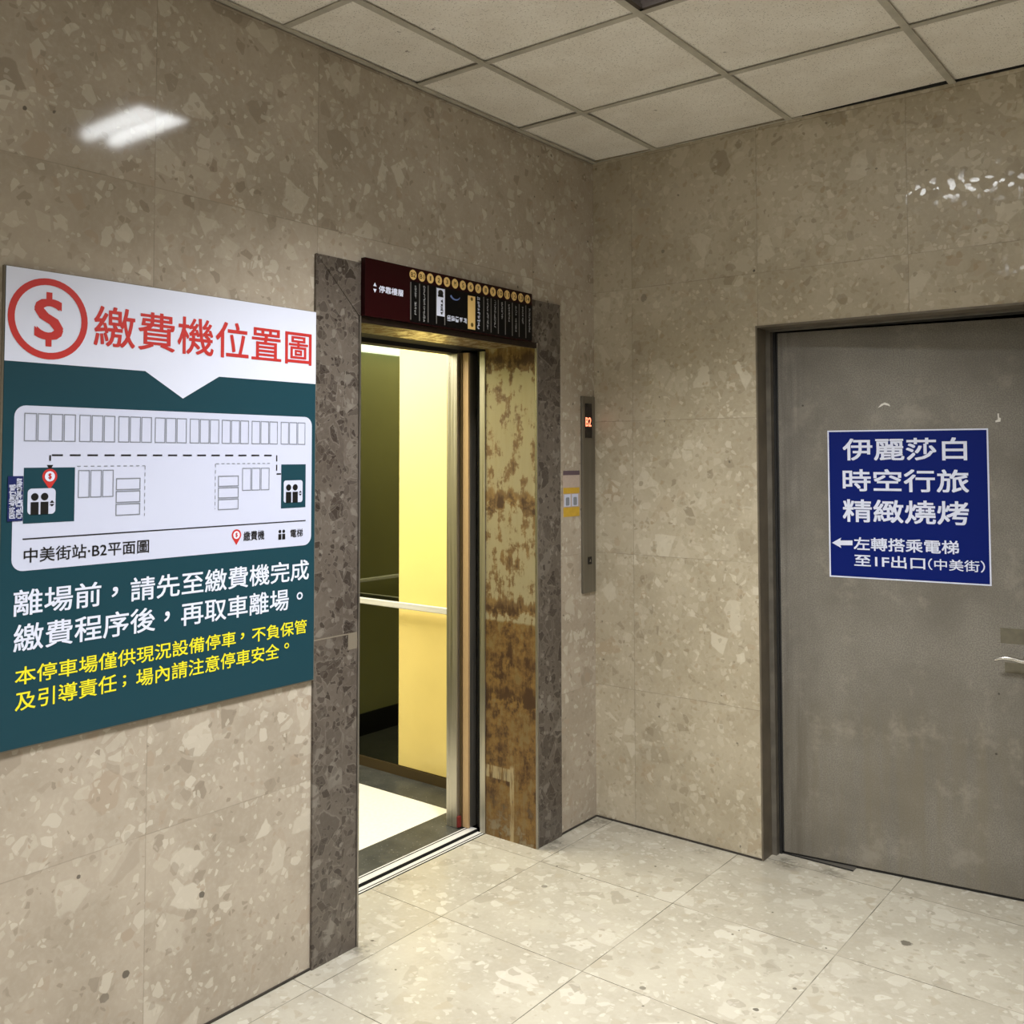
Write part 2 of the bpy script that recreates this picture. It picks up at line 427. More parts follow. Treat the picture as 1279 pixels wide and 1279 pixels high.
    def marks(s, pl, rng, u, v, size, d=.0008):
        """one character too small to read in the photograph: a few strokes"""
        h = size/2; t = size*.13
        for _ in range(3):
            y = v + rng.uniform(-h, h*.9); a = rng.uniform(-h, -h*.3); b = rng.uniform(h*.3, h)
            s.rect(pl, u+a, y, u+b, y+t, d)
        for _ in range(2):
            x = u + rng.uniform(-h, h*.9); a = rng.uniform(-h, -h*.2); b = rng.uniform(h*.2, h)
            s.rect(pl, x, v+a, x+t, v+b, d)
        return s

def mesh_obj(name, mb, mat, off=(0,0,0), smooth=False, bevel=0):
    me = bpy.data.meshes.new(name)
    me.from_pydata([(x-off[0], y-off[1], z-off[2]) for x, y, z in mb.v], [], mb.f)
    me.update()
    if mat is not None: me.materials.append(M[mat] if isinstance(mat, str) else mat)
    if smooth:
        for p in me.polygons: p.use_smooth = True
        me.set_sharp_from_angle(angle=R(40))
    o = bpy.data.objects.new(name, me); COL.objects.link(o)
    if bevel:
        b = o.modifiers.new('bevel', 'BEVEL'); b.width = bevel; b.segments = 2; b.limit_method = 'ANGLE'
    return o

def tag(o, label=None, cat=None, group=None, kind=None):
    if label: o['label'] = label
    if cat: o['category'] = cat
    if group: o['group'] = group
    if kind: o['kind'] = kind
    return o

ROOT = {}
def thing(name, label, cat, loc, rz=0.0, group=None, local=False):
    o = bpy.data.objects.new(name, None); COL.objects.link(o)
    o.empty_display_size = .05; o.location = loc; o.rotation_euler = (0, 0, rz)
    ROOT[o] = (0,0,0) if local else tuple(loc)
    return tag(o, label, cat, group)

def part(name, mb, mat, parent, label=None, **kw):
    o = mesh_obj(name, mb, mat, ROOT[parent], **kw)
    o.parent = parent; ROOT[o] = ROOT[parent]
    if label: o['label'] = label
    return o

def struct(name, mb, mat, **kw):
    return tag(mesh_obj(name, mb, mat, **kw), kind='structure')

def on_x(c): return lambda u, v, d: (c+d, u, v)          # prints on planes facing +x
def on_y(c): return lambda u, v, d: (u, c-d, v)          # prints on planes facing -y
rng = random.Random(7)

# ------------------------------------------------------------------ room shell
XR, YB = 3.9, -5.6
OY0, OY1, OZ = -1.445, -.450, 2.046        # lift opening in the left wall
DX0, DX1, DZ = .766, 1.815, 2.10           # door opening in the right wall
wl = MB().box(-.25, 0, YB, OY0, 0, CEIL+.1).box(-.25, 0, OY1, 0, 0, CEIL+.1).box(-.25, 0, OY0, OY1, OZ, CEIL+.1)
struct('wall_left', wl, 'wall_left')
wr = MB().box(-.25, DX0, 0, .22, 0, CEIL+.1).box(DX1, XR, 0, .22, 0, CEIL+.1).box(DX0, DX1, 0, .22, DZ, CEIL+.1)
struct('wall_right', wr, 'wall_right')
struct('wall_east', MB().box(XR, XR+.2, YB-.2, .22, 0, CEIL+.1), 'plaster')
struct('wall_back', MB().box(-.25, XR, YB-.2, YB, 0, CEIL+.1), 'plaster')
fl = MB().box(0, XR, YB, 0, -.12, 0).box(-.2575, 0, OY0, OY1, -.12, 0).box(DX0, DX1, 0, 1.2, -.12, 0)
struct('floor', fl, 'floor')
# dark joint of old sealant where the stone walls meet the floor
struct('baseboard_left', MB().box(0, .004, YB, -1.633, 0, .007).box(0, .004, -.276, -.003, 0, .007), 'grime')
struct('baseboard_right', MB().box(.004, DX0, -.004, 0, 0, .007), 'grime')

# ceiling: lay-in tiles in a tee grid; the two lamp cells are left open
GX = [0.0] + [.3179+.5998*i for i in range(6)] + [XR]
GY = [0.0] + [-(.5677+.6002*i) for i in range(9)] + [YB]
LAMPS = [(2, 2), (2, 6), (5, 4)]
ce = MB(); rg = random.Random(3)
for i in range(len(GX)-1):
    for j in range(len(GY)-1):
        if (i, j) in LAMPS: continue
        a, b = GX[i]+.003, GX[i+1]-.003; c, d = GY[j+1]+.003, GY[j]-.003
        h = [CEIL+.006+rg.choice((0, .0, .003, .006)) for _ in range(4)]
        if j == 0 and i == 2: h[2] += .007            # tiles that have lifted off at the right wall
        if j == 0 and i == 3: h[3] += .006
        ce.prism([(a,c,h[0]), (b,c,h[1]), (b,d,h[2]), (a,d,h[3])], (0,0,.015))
struct('ceiling', ce, 'tile')
tb = MB()
for x in GX[1:-1]: tb.box(x-.012, x+.012, YB, 0, CEIL, CEIL+.004)
for y in GY[1:-1]: tb.box(0, XR, y-.012, y+.012, CEIL+.0006, CEIL+.004)
struct('trim_1', tb, 'tbar')
struct('trim_2', MB().box(0, .02, YB, 0, CEIL-.002, CEIL+.004).box(0, .003, YB, 0, CEIL-.002, CEIL+.02)
       .box(.02, .97, -.006, 0, CEIL+.0002, CEIL+.004).box(1.75, XR, -.006, 0, CEIL+.0002, CEIL+.004), 'tbar')
struct('gap_shade_strip', MB().box(.97, 1.75, -.003, -.0005, CEIL+.0035, CEIL+.05), 'void')  # black strip that paints the shade in the gap over the lifted tiles
struct('ceiling_void', MB().box(-.25, XR, YB, .22, CEIL+.30, CEIL+.32), 'void')

# recessed ceiling lights
def lamp(i, j, label):
    x0, x1 = GX[i]+.012, GX[i+1]-.012; y0, y1 = GY[j+1]+.012, GY[j]-.012
    cx, cy = (x0+x1)/2, (y0+y1)/2
    t = thing('ceiling_light', label, 'ceiling light', (cx, cy, CEIL), group='recessed ceiling lights')
    z0, z1 = CEIL+.004, CEIL+.11
    h = MB().box(x0, x0+.004, y0, y1, z0, z1).box(x1-.004, x1, y0, y1, z0, z1).box(x0, x1, y0, y0+.004, z0, z1).box(x0, x1, y1-.004, y1, z0, z1).box(x0, x1, y0, y1, z1, z1+.004)
    part('housing', h, 'housing', t)
    f = MB().box(x0-.001, x0+.014, y0, y1, CEIL+.001, CEIL+.012).box(x1-.014, x1+.001, y0, y1, CEIL+.001, CEIL+.012).box(x0, x1, y0, y0+.014, CEIL+.001, CEIL+.012).box(x0, x1, y1-.014, y1, CEIL+.001, CEIL+.012)
    part('frame', f, 'housing', t)
    for yy in (cy-.122, cy-.008):
        part('tube', MB().tube([(x0+.03, yy, CEIL+.026), (x1-.03, yy, CEIL+.026)], .028, 12), 'tube', t, smooth=True)
    return t
lamp(2, 2, 'square recessed ceiling light with dark housing at the top edge of the photo')
lamp(2, 6, 'square recessed ceiling light further back over the notice board')
lamp(5, 4, 'square recessed ceiling light away from both stone walls')

# ------------------------------------------------------------------ lift surround
t = thing('elevator_door_surround', 'dark brown speckled marble surround framing the open elevator doorway', 'door surround', (0, -.955, 0))
PX = .010
part('jamb_slab', MB().prism([(0,-1.631,0), (0,-1.447,0), (0,-1.447,2.046), (0,-1.631,2.224)], (PX,0,0)), 'dark_marble', t, bevel=.0015)
part('jamb_slab', MB().prism([(0,-.447,0), (0,-.279,0), (0,-.279,2.224), (0,-.447,2.046)], (PX,0,0)), 'dark_marble', t, bevel=.0015)
part('header_slab', MB().prism([(0,-1.4465,2.0475), (0,-.4475,2.0475), (0,-.2795,2.2245), (0,-1.6305,2.2245)], (PX,0,0)), 'dark_marble', t, bevel=.0015)
part('metal_jamb', MB().box(-.256, .004, -.456, -.4505, 0, 2.038), 'rust', t, 'brass coloured jamb lining covered in brown stains')
part('metal_jamb', MB().box(-.256, .004, -1.4445, -1.439, 0, 2.038), 'rust', t)
part('metal_soffit', MB().box(-.256, .004, -1.439, -.456, 2.038, 2.0455), 'rust', t, 'stained brass soffit over the opening')
part('edge_bead', MB().box(.0, .014, -.4555, -.4475, 0, 2.046), 'bead', t)
part('edge_bead', MB().box(.0, .014, -1.4465, -1.4395, 0, 2.046), 'bead', t)
part('edge_bead', MB().box(.0, .013, -1.4465, -.4475, 2.024, 2.0475), 'dark_edge', t)
part('return_strip', MB().box(-.284, -.2562, -.4615, -.440, .001, 2.03), 'steel', t, 'pale steel strip at the back edge of the jamb')
part('joint_line', MB().box(PX-.001, PX+.0004, -1.6305, -1.4472, 1.004, 1.008).box(PX-.001, PX+.0004, -1.487, -1.4475, .955, 1.004), 'edge', t, 'pale slab joint with a small patch')

# sill
t = thing('elevator_sill', 'grooved metal door sill on the floor between lobby and elevator', 'sill', (-.31, -.945, 0))
Y0, Y1 = -1.46, -.44
part('landing_sill', MB().box(-.295, -.276, Y0, -.4615, -.03, .002).box(-.271, -.2635, Y0, -.4615, -.03, .001), 'sill', t)
part('car_sill', MB().box(-.350, -.317, Y0, Y1, -.03, .003).box(-.3635, -.357, Y0, Y1, -.03, .003), 'sill', t)
part('groove', MB().box(-.364, -.2579, Y0, Y1, -.06, -.028).box(-.317, -.3155, Y0, Y1, -.028, .0028).box(-.357, -.3555, Y0, Y1, -.028, .0028).box(-.276, -.2748, Y0, Y1, -.028, .0012).box(-.2635, -.2623, Y0, Y1, -.028, .0008), 'groove', t)  # thin dark strips on the groove walls paint the shade inside the gaps

# landing door and car door, slid open to the right
t = thing('landing_door', 'dark landing door slid open behind the stained right jamb', 'elevator door', (-.31, -.1, .004))
part('door_panel', MB().box(-.327, -.296, -.425, -.045, .004, 2.04), 'void', t)
t = thing('elevator_door', 'open car door showing only its narrow tan leading edge', 'elevator door', (-.36, -.2, .005))
part('door_panel', MB().box(-.374, -.346, -.455, -.05, .005, 2.03), 'steel', t)
part('leading_edge', MB().box(-.3755, -.3445, -.4655, -.455, .005, 2.03), 'brass_edge', t, 'tan door edge')

# ------------------------------------------------------------------ lift car
CX0, CX1, CY0, CY1, CZ = -1.72, -.45, -1.75, -.14, 2.36
t = thing('elevator_car', 'lit elevator car with yellow side panel, tinted mirror and pale floor', 'elevator car', (-1.08, -.945, 0))
part('floor_panel', MB().box(-1.20, -.548, -1.55, -.343, -.04, .0), 'car_floor', t, 'pale cream speckled floor')
part('floor_border', MB().box(CX0, -1.20, CY0, CY1, -.04, 0).box(-.548, -.3640, CY0, -.442, -.04, 0).box(-.548, -.452, -.442, CY1, -.04, 0)
     .box(-1.20, -.548, CY0, -1.55, -.04, 0).box(-1.20, -.548, -.343, CY1, -.04, 0), 'granite', t, 'black granite floor border')
part('side_panel', MB().box(-1.075, CX1, CY1, CY1+.02, .05, CZ), 'car_yellow', t, 'plain yellow panel', bevel=.003)
part('mirror_panel', MB().box(CX0, -1.077, CY1+.004, CY1+.02, .05, CZ), 'mirror', t, 'dark tinted mirror panel')
part('kick_plate', MB().box(CX0, CX1, CY1-.003, CY1+.02, 0, .048), 'kick', t)
part('back_wall', MB().box(CX0-.02, CX0, CY0, CY1+.02, 0, CZ), 'bronze', t)
part('side_wall', MB().box(CX0, CX1, CY0-.02, CY0, 0, CZ), 'bronze', t)
part('skirting', MB().box(CX0, CX0+.006, CY0, CY1, 0, .125).box(CX0, CX1, CY0, CY0+.006, 0, .125), 'skirting', t)
part('light_panel', MB().box(CX0, CX0+.07, CY0+.05, CY1-.0, 2.185, 2.225), 'diffuser', t, 'pale glowing strip light')
part('car_ceiling', MB().box(CX0-.02, -.389, CY0-.02, CY1+.02, CZ, CZ+.02), 'car_ceiling', t)
part('front_post', MB().box(CX1, -.390, -.487, CY1+.02, .0005, 2.08), 'steel', t, 'brushed steel entrance post', bevel=.002)
part('front_post', MB().box(CX1, -.390, CY0-.02, -1.403, .0005, 2.08), 'steel', t)
part('door_seal', MB().box(-.392, -.3765, -.470, -.44, .004, 2.03), 'kick', t)
part('red_tag', MB().box(-.3895, -.380, -.4885, -.470, .006, .05), 'red_dark', t, 'small red tag at the foot of the post')
part('transom', MB().box(CX1, -.388, -1.403, -.487, 2.026, CZ), 'void', t, 'black header above the car entrance')
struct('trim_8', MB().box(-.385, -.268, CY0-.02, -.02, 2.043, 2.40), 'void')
part('transom_return', MB().box(CX1-.004, CX1, CY0, CY1, 2.085, CZ), 'car_ceiling', t)
rl = MB().box(-1.70, CX1-.02, CY1-.062, CY1-.046, .835, .866)
part('ceiling_diffuser', MB().box(-1.6, -.55, -1.60, -.29, 2.335, CZ), 'dim_diffuser', t)
h = part('handrail', rl, 'rail', t, 'bright flat steel rail on the yellow side', bevel=.004)
for x in (-1.62, -.62): part('bracket', MB().box(x, x+.03, CY1-.046, CY1+.003, .842, .858), 'rail', h)
h = part('handrail', MB().box(CX0+.046, CX0+.062, -1.66, CY1-.09, .875, .895), 'rail', t, bevel=.004)
for y in (-1.55, -.40): part('bracket', MB().box(CX0, CX0+.046, y, y+.03, .878, .892), 'rail', h)

# dark shaft around the car
struct('shaft_lining', MB().box(-.262, -.2505, -2.2, OY0, -.1, 2.5).box(-.2625, -.2505, OY1+.012, .02, -.1, 2.5).box(-.2625, -.2505, OY0, OY1, 2.05, 2.6)
       .box(-1.9, -.25, .02, .05, -.1, 2.6).box(-1.9, -.25, -2.23, -2.2, -.1, 2.6).box(-1.9, -.25, -2.23, .05, 2.6, 2.62)
       .box(-1.9, -1.88, -2.23, .05, -.1, 2.6).box(-1.9, -.25, -2.23, .05, -.14, -.1), 'void')

# ------------------------------------------------------------------ floor directory over the opening
FX = .030
t = thing('floor_directory', 'maroon and black floor directory sign mounted above the open elevator doorway', 'sign', (.015, -.972, 2.04))
D = on_x(FX)
part('panel', MB().box(.0105, FX, -1.4385, -.5065, 2.046, 2.2405), 'maroon', t, bevel=.001)
part('tenant_field', MB().box(FX, FX+.0006, -1.2225, -.5085, 2.049, 2.192), 'black_panel', t, 'black tenant list area')
D2 = on_x(FX+.0006)
mb = MB().text(D, '停靠樓層', -1.3755, 2.131, -1.2585, 2.155, .02)
mb.poly(D, [(-1.402,2.149), (-1.386,2.149), (-1.394,2.162)]).poly(D, [(-1.402,2.140), (-1.386,2.140), (-1.394,2.127)])
part('heading_lettering', mb, 'white', t)
labels = ['B2','B1','1','2','3','M','5','6','7','8','9','10','11','12','13','14']
pit = (1.2090-.5393)/15
for i, s in enumerate(labels):
    u, v = -1.2090+pit*i, 2.2150
    dd = part('number_disc', MB().disc(D, u, v, .0178, .0007), 'gold', t)
    wd = .0062*len(s) if s != '1' else .004
    part('numeral', MB().text(D, s, u-wd, v-.0085, u+wd, v+.0085, .03, .0013), 'gold_ink', dd)
for i in (0, 1, 2, 3, 4, 9, 10, 11, 12, 13, 14, 15):
    u = -1.2200+pit*i
    part('separator', MB().rect(D2, u-.0035, 2.056, u+.0015, 2.188, .0005), 'grey_strip', t)
counts = {0: (11, 5), 1: (13, 99), 9: (12, 99), 10: (11, 99), 11: (7, 99), 12: (7, 99), 13: (11, 4), 14: (7, 99), 15: (10, 99)}
for i, (n, gap) in counts.items():
    mb = MB(); u = -1.2200+pit*i+.023
    for q in range(n):
        if q == gap: continue
        mb.marks(D2, rng, u, 2.178-q*.0098 - (.004 if i > 11 else 0), .0105, .0006)
    part('tenant_name', mb, 'dim_print', t)
mb = MB(); u = -1.2090+pit*8+.002
for q in range(9): mb.marks(D2, rng, u, 2.176-q*.0135, .0165, .0006)
part('tenant_name', mb, 'white', t)
c = part('tenant_card', MB().rect(D2, -1.0865, 2.086, -1.0430, 2.186, .0007), 'white', t, 'white card with dark emblem and writing')
mb = MB().disc(D2, -1.0655, 2.170, .011, .0013, ru=.014).rect(D2, -1.080, 2.155, -1.051, 2.163, .0013)
for q in range(6): mb.marks(D2, rng, -1.060, 2.143-q*.0095, .014, .0013)
part('card_print', mb, 'black', c)
mb = MB()
for q in range(10): mb.marks(D2, rng, -1.0200+q//2*.0228, 2.083, .0195, .0008+q%2*.0001)
part('tenant_name', mb, 'white', t, 'white writing under the dark picture')
sw = []
for a in range(13):
    g = R(200+a*11); sw.append((-.985+.030*math.cos(g), 2.173+.020*math.sin(g)))
for a in range(12, -1, -1):
    g = R(200+a*11); sw.append((-.982+.026*math.cos(g), 2.178+.020*math.sin(g)))
part('swoosh_print', MB().poly(D2, sw, .0008), 'blue_glow', t, 'blue swoosh on the dark picture')
c = part('tenant_card', MB().rect(D2, -.9135, 2.056, -.8700, 2.1815, .0007), 'gold', t, 'gold strip')
part('card_print', MB().disc(D2, -.891, 2.170, .007, .0013).disc(D2, -.889, 2.073, .008, .0013), 'gold_ink', c)

# ------------------------------------------------------------------ payment notice board on the left wall
BX = .013
t = thing('notice_board', 'large white and teal payment machine notice board on the left stone wall', 'sign', (.006, -2.108, .887))
S = on_x(BX)
BY0, BY1, BZ0, BZ1 = -2.5945, -1.634, .888, 2.0345
part('backing', MB().box(.001, BX-.002, BY0-.003, BY1+.003, BZ0-.004, BZ1+.002), 'edge', t, 'board edge')
part('panel', MB().box(BX-.002, BX, BY0, BY1, BZ0, BZ1), 'teal', t, 'teal printed face')
part('header_panel', MB().poly(S, [(BY0,BZ1), (BY0,1.8075), (-2.226,1.8075), (-2.110,1.7395), (-1.993,1.8075), (BY1,1.8075), (BY1,BZ1)][::-1], .0006), 'white', t, 'white header with a pointed tab')
S1 = on_x(BX+.0006)
c = (-2.4894, 1.9177)
e = part('dollar_emblem', MB().ring(S1, c[0], c[1], .100, .0165).text(S1, 'S', c[0]-.0365, c[1]-.052, c[0]+.0365, c[1]+.050, .028).rect(S1, c[0]-.0075, c[1]+.046, c[0]+.0075, c[1]+.066).rect(S1, c[0]-.0075, c[1]-.068, c[0]+.0075, c[1]-.048), 'red', t, 'red ring with dollar sign')
part('title_lettering', MB().text(S1, '繳費機位置圖', *(-2.3729, 1.8634, -1.6521, 1.9679), .010), 'red', t)
mp = (-2.5686, 1.3055, -1.6483, 1.7025)
part('map_panel', MB().rrect(S, mp[0], mp[1], mp[2], mp[3], .028, .0006), 'map_white', t, 'pale floor plan panel with rounded corners')
M1 = S1
def bay(u0, v0, u1, v1, th=.0022): part('parking_bay', MB().outline(M1, u0, v0, u1, v1, th), 'line', t)
v0, v1 = 1.6626, 1.6626
top = 1.6848; bot = 1.6164
for a, b, n in (-2.5459, -2.4149, 4), (-2.4076, -2.3087, 3), (-2.3017, -2.203, 3), (-2.1958, -2.096, 3), (-2.0879, -1.99, 3), (-1.9827, -1.8873, 3), (-1.8787, -1.7814, 3), (-1.7714, -1.6739, 3):
    wdt = (b-a)/n
    for q in range(n): bay(a+q*wdt+.001, bot, a+(q+1)*wdt-.001, top)
a, b = -2.4086, -2.3109; tv, bv = 1.5455, 1.4757
for q in range(3): bay(a+q*(b-a)/3+.001, bv, a+(q+1)*(b-a)/3-.001, tv)
a, b = -1.9108, -1.8108; tv, bv = 1.5463, 1.48
for q in range(3): bay(a+q*(b-a)/3+.001, bv, a+(q+1)*(b-a)/3-.001, tv)
a, b = -2.3051, -2.2353; tv, bv = 1.5244, 1.425
for q in range(3): bay(a, bv+q*(tv-bv)/3+.001, b, bv+(q+1)*(tv-bv)/3-.001, .0026)
a, b = -1.9927, -1.9221; tv, bv = 1.5256, 1.4262
for q in range(3): bay(a, bv+q*(tv-bv)/3+.001, b, bv+(q+1)*(tv-bv)/3-.001, .0026)
dots = MB()
def dash(p, q, on=.010, off=.008, th=.002, mb=None):
    mb = mb if mb is not None else dots
    L = math.hypot(q[0]-p[0], q[1]-p[1]); s = 0
    dx, dy = (q[0]-p[0])/L, (q[1]-p[1])/L
    while s < L:
        e = min(s+on, L); a = (p[0]+dx*s, p[1]+dy*s); b = (p[0]+dx*e, p[1]+dy*e); h = th/2
        mb.poly(M1, [(a[0]-dy*h, a[1]+dx*h), (b[0]-dy*h, b[1]+dx*h), (b[0]+dy*h, b[1]-dx*h), (a[0]+dy*h, a[1]-dx*h)])
        s += on+off
p1, p2, p3 = (-2.4111, 1.555), (-2.2226, 1.5491), (-2.2171, 1.4225)
dash(p1, (p2[0], p1[1])); dash((p2[0], p1[1]), (p2[0], p3[1]))
part('bay_dashes', dots, 'line', t); dots = MB()
p1, p2, p3 = (-1.8102, 1.5591), (-2.0021, 1.5574), (-2.0031, 1.4305)
dash(p1, (p2[0], p1[1])); dash((p2[0], p1[1]), (p2[0], p3[1]))
part('bay_dashes', dots, 'line', t)
rt_ = MB()
a, b = (-2.48, 1.5828), (-1.785, 1.5845); lo = (-1.7859, 1.5271)
dash((a[0]+.004, a[1]), (b[0], a[1]), .028, .018, .0042, rt_)
dash((b[0], a[1]), (b[0], lo[1]), .018, .010, .0042, rt_); dash((b[0], lo[1]), (b[0]+.016, lo[1]), .016, .01, .0042, rt_)
dash((a[0], a[1]), (a[0], a[1]-.014), .014, .01, .0042, rt_)
rt_.poly(M1, [(a[0]-.008, a[1]-.024), (a[0]+.008, a[1]-.024), (a[0], a[1]-.038)])
ln = (-2.5435, 1.3816), (-1.6713, 1.3843)
rt_.rect(M1, ln[0][0], ln[0][1]-.0015, ln[1][0], ln[0][1]+.0015)
part('route_line', rt_, 'black', t, 'black dashed walking route')
b1 = (-2.5436, 1.4183, -2.4161, 1.5524); b2 = (-1.7674, 1.4228, -1.6723, 1.5556)
part('lift_block', MB().rect(M1, *b1, .0006), 'teal', t, 'teal block with pin and elevator symbol')
part('lift_block', MB().rect(M1, *b2, .0006), 'teal', t, 'smaller teal block with elevator symbol')
S2 = on_x(BX+.0014)
w1 = (-2.5338, 1.4392, -2.4649, 1.5019); w2 = (-1.758, 1.4394, -1.6848, 1.5067)
part('lift_symbol', MB().rrect(S2, *w1, .010, .0005), 'map_white', t)
part('lift_symbol', MB().rrect(S2, *w2, .008, .0005), 'map_white', t)
S3 = on_x(BX+.0022)
for q in (w1, w2):
    ic = MB()
    W, H = q[2]-q[0], q[3]-q[1]
    for fx in (.25, .60):
        ic.disc(S3, q[0]+W*fx, q[1]+H*.68, H*.145, .0004)
        ic.rect(S3, q[0]+W*(fx-.14), q[1]+H*.0, q[0]+W*(fx+.14), q[1]+H*.48, .0004)
    ux = q[0]+W*.87
    ic.poly(S3, [(ux-.006, q[1]+H*.43), (ux+.006, q[1]+H*.43), (ux, q[1]+H*.53)], .0004)
    ic.poly(S3, [(ux-.006, q[1]+H*.38), (ux+.006, q[1]+H*.38), (ux, q[1]+H*.28)], .0004)
    part('passenger_symbol', ic, 'black', t)
ic = MB()
lg = (-1.778, 1.3287, -1.749, 1.3594)
W, H = lg[2]-lg[0], lg[3]-lg[1]
for fx in (.26, .76):
    ic.disc(S1, lg[0]+W*fx, lg[1]+H*.80, H*.17, .0004); ic.rect(S1, lg[0]+W*(fx-.2), lg[1], lg[0]+W*(fx+.2), lg[1]+H*.56, .0004)
part('passenger_symbol', ic, 'black', t)
def pin(cu, cv, r, base):
    pl = on_x(BX+base)
    g = [(cu+r*math.cos(R(a)), cv+r*math.sin(R(a))) for a in range(-30, 211, 12)] + [(cu, cv-r*1.75)]
    o = part('map_pin', MB().poly(pl, g, .0004), 'red', t, 'red map pin')
    part('pin_disc', MB().disc(pl, cu, cv, r*.68, .0009), 'white', o)
    part('pin_sign', MB().text(pl, '$', cu-r*.22, cv-r*.42, cu+r*.22, cv+r*.42, .03, .0014), 'red', o)
c = (-2.4801, 1.5308); pin(c[0], c[1], .0185, .0012)
c = (-1.928, 1.3528); pin(c[0], c[1], .0165, .0006)
part('map_lettering', MB().text(S1, '中美街站‧B2平面圖', *(-2.5399, 1.3241, -2.2076, 1.3597), .008)
     , 'black', t)
part('legend_lettering', MB().text(S1, '繳費機', *(-1.9034, 1.3337, -1.8285, 1.3614), .012).text(S1, '電梯', *(-1.7306, 1.3329, -1.682, 1.3573), .012), 'black', t)
def punct(mb, ch, r, bold):
    return mb.text(S, ch, *r, bold)
part('notice_lettering', punct(MB().text(S, '離場前　請先至繳費機完成', *(-2.5618, 1.1986, -1.6564, 1.2616), .012),
     '，', (-2.3119, 1.2174, -2.2942, 1.2431), .02), 'white', t)
part('notice_lettering', punct(punct(MB().text(S, '繳費程序後　再取車離場', *(-2.5602, 1.1147, -1.7344, 1.179), .012),
     '，', (-2.1591, 1.1343, -2.1421, 1.1612), .02), '。', (-1.7038, 1.1403, -1.6802, 1.1635), .02), 'white', t)
part('warning_lettering', punct(MB().text(S, '本停車場僅供現況設備停車　不負保管', *(-2.5549, 1.0353, -1.6634, 1.0782), .010),
     '，', (-1.9096, 1.0505, -1.897, 1.0689), .02), 'yellow', t)
part('warning_lettering', punct(punct(MB().text(S, '及引導責任　場內請注意停車安全', *(-2.5537, 0.9746, -1.7697, 1.0202), .010),
     '；', (-2.2779, 0.9819, -2.2677, 1.0118), .02), '。', (-1.7502, 0.9991, -1.7318, 1.016), .02), 'yellow', t)
# small sticker stuck on the board
q = (-2.5809, 1.4256, -2.5449, 1.5326)
t = thing('sticker', 'small navy blue sticker with two columns of writing on notice board edge', 'sticker', (BX+.0015, (q[0]+q[2])/2, q[1]))
part('label_sheet', MB().box(BX+.0012, BX+.0020, *(q[0], q[2]), q[1], q[3]), 'navy_dark', t)
ST = on_x(BX+.0020); mb = MB()
W, H = q[2]-q[0], q[3]-q[1]
for n, fx, top in ((7, .76, .88), (6, .30, .76)):
    for a in range(n):
        mb.marks(ST, rng, q[0]+W*fx, q[3]-H*(1-top)-a*H*.125, .0165, .0004)
        mb.marks(ST, rng, q[0]+W*fx, q[3]-H*(1-top)-a*H*.125, .0165, .0006)
mb.marks(ST, rng, q[0]+W*.30, q[1]+H*.13, .008, .0004)
part('lettering', mb, 'map_white', t)

# ------------------------------------------------------------------ call station and label by the corner
t = thing('call_station', 'tall narrow steel elevator call station with red display beside the room corner', 'call station', (.004, -.060, .985))
part('face_plate', MB().box(0, .010, -.112, -.010, .984, 1.845), 'station', t, bevel=.0015)
g = part('display', MB().box(.010, .0112, -.090, -.036, 1.662, 1.814), 'call_glass', t, 'black display window')
part('display_digits', MB().text(on_x(.0112), 'B2', -.0885, 1.7125, -.0435, 1.7525, .02, .0006), 'led', g, 'glowing red B2')
b = part('call_button', MB().box(.010, .013, -.072, -.046, 1.108, 1.140), 'call_glass', t)
part('button_mark', MB().poly(on_x(.013), [(-.064,1.118), (-.054,1.118), (-.059,1.131)], .0004), 'steel', b)
t = thing('label_sheet', 'faded yellow paper label stuck on wall left of the call station', 'label', (.001, -.186, 1.32))
part('paper', MB().box(0, .0008, -.249, -.123, 1.322, 1.519), 'sticker_clear', t)
pl = on_x(.0008)
part('heading_band', MB().rect(pl, -.249, 1.500, -.123, 1.519, .0003), 'sticker_head', t)
part('yellow_band', MB().rect(pl, -.248, 1.421, -.124, 1.446, .0003).rect(pl, -.248, 1.322, -.124, 1.362, .0003), 'sticker_yellow', t)
for u in (-.216, -.158):
    c = part('picture', MB().rect(pl, u-.025, 1.366, u+.023, 1.418, .0003), 'map_white', t)
    part('picture_print', MB().rrect(pl, u-.014, 1.370, u+.014, 1.405, .006, .0007), 'line', c)

# ------------------------------------------------------------------ steel door on the right wall
fr = MB()
fr.box(DX0, .773, -.003, .080, 0, 2.092).box(DX1-.007, DX1, -.003, .080, 0, 2.092).box(DX0, DX1, -.003, .080, 2.092, DZ)
struct('trim_3', fr, 'frame')
fr = MB()
fr.box(DX0, .7925, .080, .108, 0, 2.100).box(DX1-.03, DX1, .080, .108, 0, 2.100).box(.7925, DX1-.03, .080, .108, 2.0835, 2.100)
struct('trim_4', fr, 'frame_face')
struct('trim_5', MB().box(DX0, .802, .108, .200, 0, 2.1).box(.802, DX1, .108, .200, 2.086, 2.1), 'rubber')
HA = R(8)
door = thing('door_1', None, None, (.8085, .115, 0), HA, local=True); door['kind'] = 'structure'
part('door_leaf', MB().box(0, .955, 0, .042, .010, 2.0795), 'door', door, bevel=.002)
part('edge_seal', MB().box(-.006, 0, .002, .040, .010, 2.079).box(0, .955, .004, .040, .001, .010), 'rubber', door)
lv = MB().tube([(.768,-.050,.8515), (.785,-.052,.8590), (.805,-.052,.8620), (.83,-.052,.8600), (.850,-.050,.8545), (.862,-.048,.853), (.880,-.046,.853)],
               [.004,.0055,.007,.0075,.008,.009,.010], 14)
lv.tube([(.880,-.046,.853), (.880,-.012,.853)], .0095, 14)
h = part('lever_handle', lv, 'chrome', door, 'chrome lever handle', smooth=True)
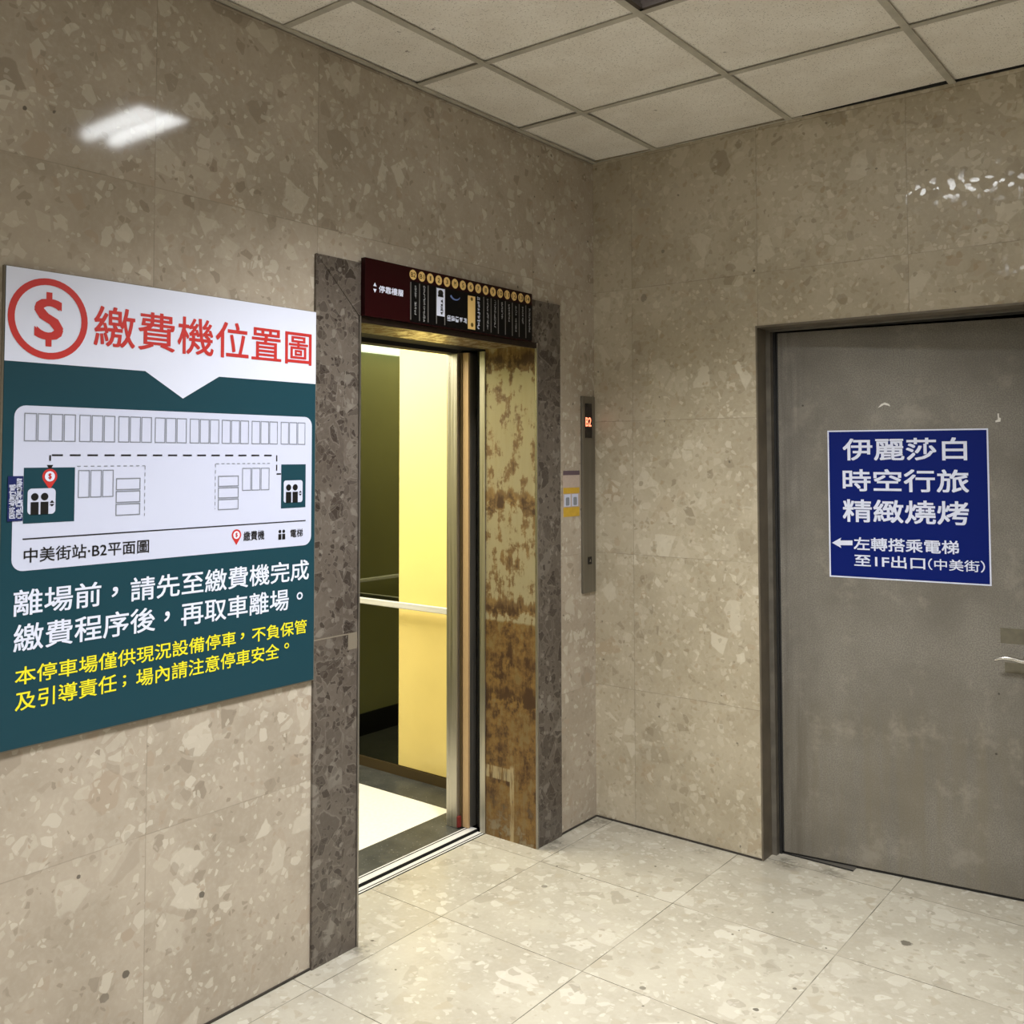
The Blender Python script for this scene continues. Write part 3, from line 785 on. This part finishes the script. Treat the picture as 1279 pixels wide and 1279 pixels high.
part('rose', MB().tube([(.880,0,.853), (.880,-.012,.853)], .026, 24), 'chrome', h, smooth=True)
part('adhesive_patch', MB().box(.797,.885,-.0005,0,.800,.838), 'residue', door, 'dull brown patch below the handle')
part('adhesive_patch', MB().box(.785,.90,-.0005,0,.905,.960), 'residue', door, 'olive patch above the handle')
struct('trim_6', MB().box(.793, 1.079, .120, .175, 0, .004), 'plate_dark')
struct('trim_7', MB().box(.793, 1.079, .1165, .120, 0, .0045), 'rubber')

# direction sign on the door: built in the door's own frame
sg = thing('direction_sign', 'navy blue sign with white Chinese writing stuck on the steel door', 'sign', (.8085, .115, 0), HA, local=True)
DU0, DU1, DV0, DV1 = .1918, .7605, 1.1075, 1.6802
part('border', MB().box(DU0, DU1, -.0018, -.0004, DV0, DV1), 'white', sg, 'thin white border')
part('face', MB().box(DU0+.0055, DU1-.0055, -.0024, -.0018, DV0+.0055, DV1-.0055), 'navy', sg)
G = on_y(-.0024)
part('lettering', MB().text(G, '伊麗莎白', 0.2491, 1.5626, 0.6894, 1.6485, 0.018), 'white', sg)
part('lettering', MB().text(G, '時空行旅', 0.2472, 1.4431, 0.6934, 1.5293, 0.018), 'white', sg)
part('lettering', MB().text(G, '精緻燒烤', 0.2454, 1.3239, 0.6910, 1.4121, 0.018), 'white', sg)
part('lettering', MB().text(G, '左轉搭乘電梯', 0.2842, 1.2160, 0.6558, 1.2662, 0.018), 'white', sg)
part('lettering', MB().text(G, '至1F出口', 0.2853, 1.1537, 0.5394, 1.2004, 0.018), 'white', sg)
part('lettering', MB().text(G, '（中美街）', 0.5493, 1.1544, 0.7403, 1.1972, 0.01), 'white', sg)
part('arrow', MB().poly(G, [(0.2032, 1.2402), (0.2383, 1.2619), (0.2349, 1.2506), (0.2801, 1.2524), (0.2798, 1.2340), (0.2346, 1.2321), (0.2377, 1.2216)]), 'white', sg)

# scraps of old tape on the door
rz = Matrix.Rotation(HA, 3, 'Z')
def scrap(u, v, pts, label):
    p = Vector((.8085, .115, 0)) + rz @ Vector((u, -.0002, v))
    o = mesh_obj('tape_scrap', MB().prism([(a, 0, b) for a, b in pts], (0, -.0008, 0)), 'tape')
    o.location = p; o.rotation_euler = (0, 0, HA)
    tag(o, label, 'tape scrap')
p = (0.4034, 1.7754)
scrap(p[0], p[1], [(-.022,-.010), (-.012,-.006), (.0,.001), (.014,-.002), (.024,-.006), (.018,.004), (.004,.010), (-.010,.004)], 'torn white scrap of tape on the door above the blue sign')
p = (0.7908, 1.7177)
scrap(p[0], p[1], [(-.006,-.016), (.010,-.014), (.012,-.002), (.006,.002), (.006,.016), (.001,.016), (.002,-.006), (-.006,-.010)], 'small white tape scrap near right edge of the photo on the door')
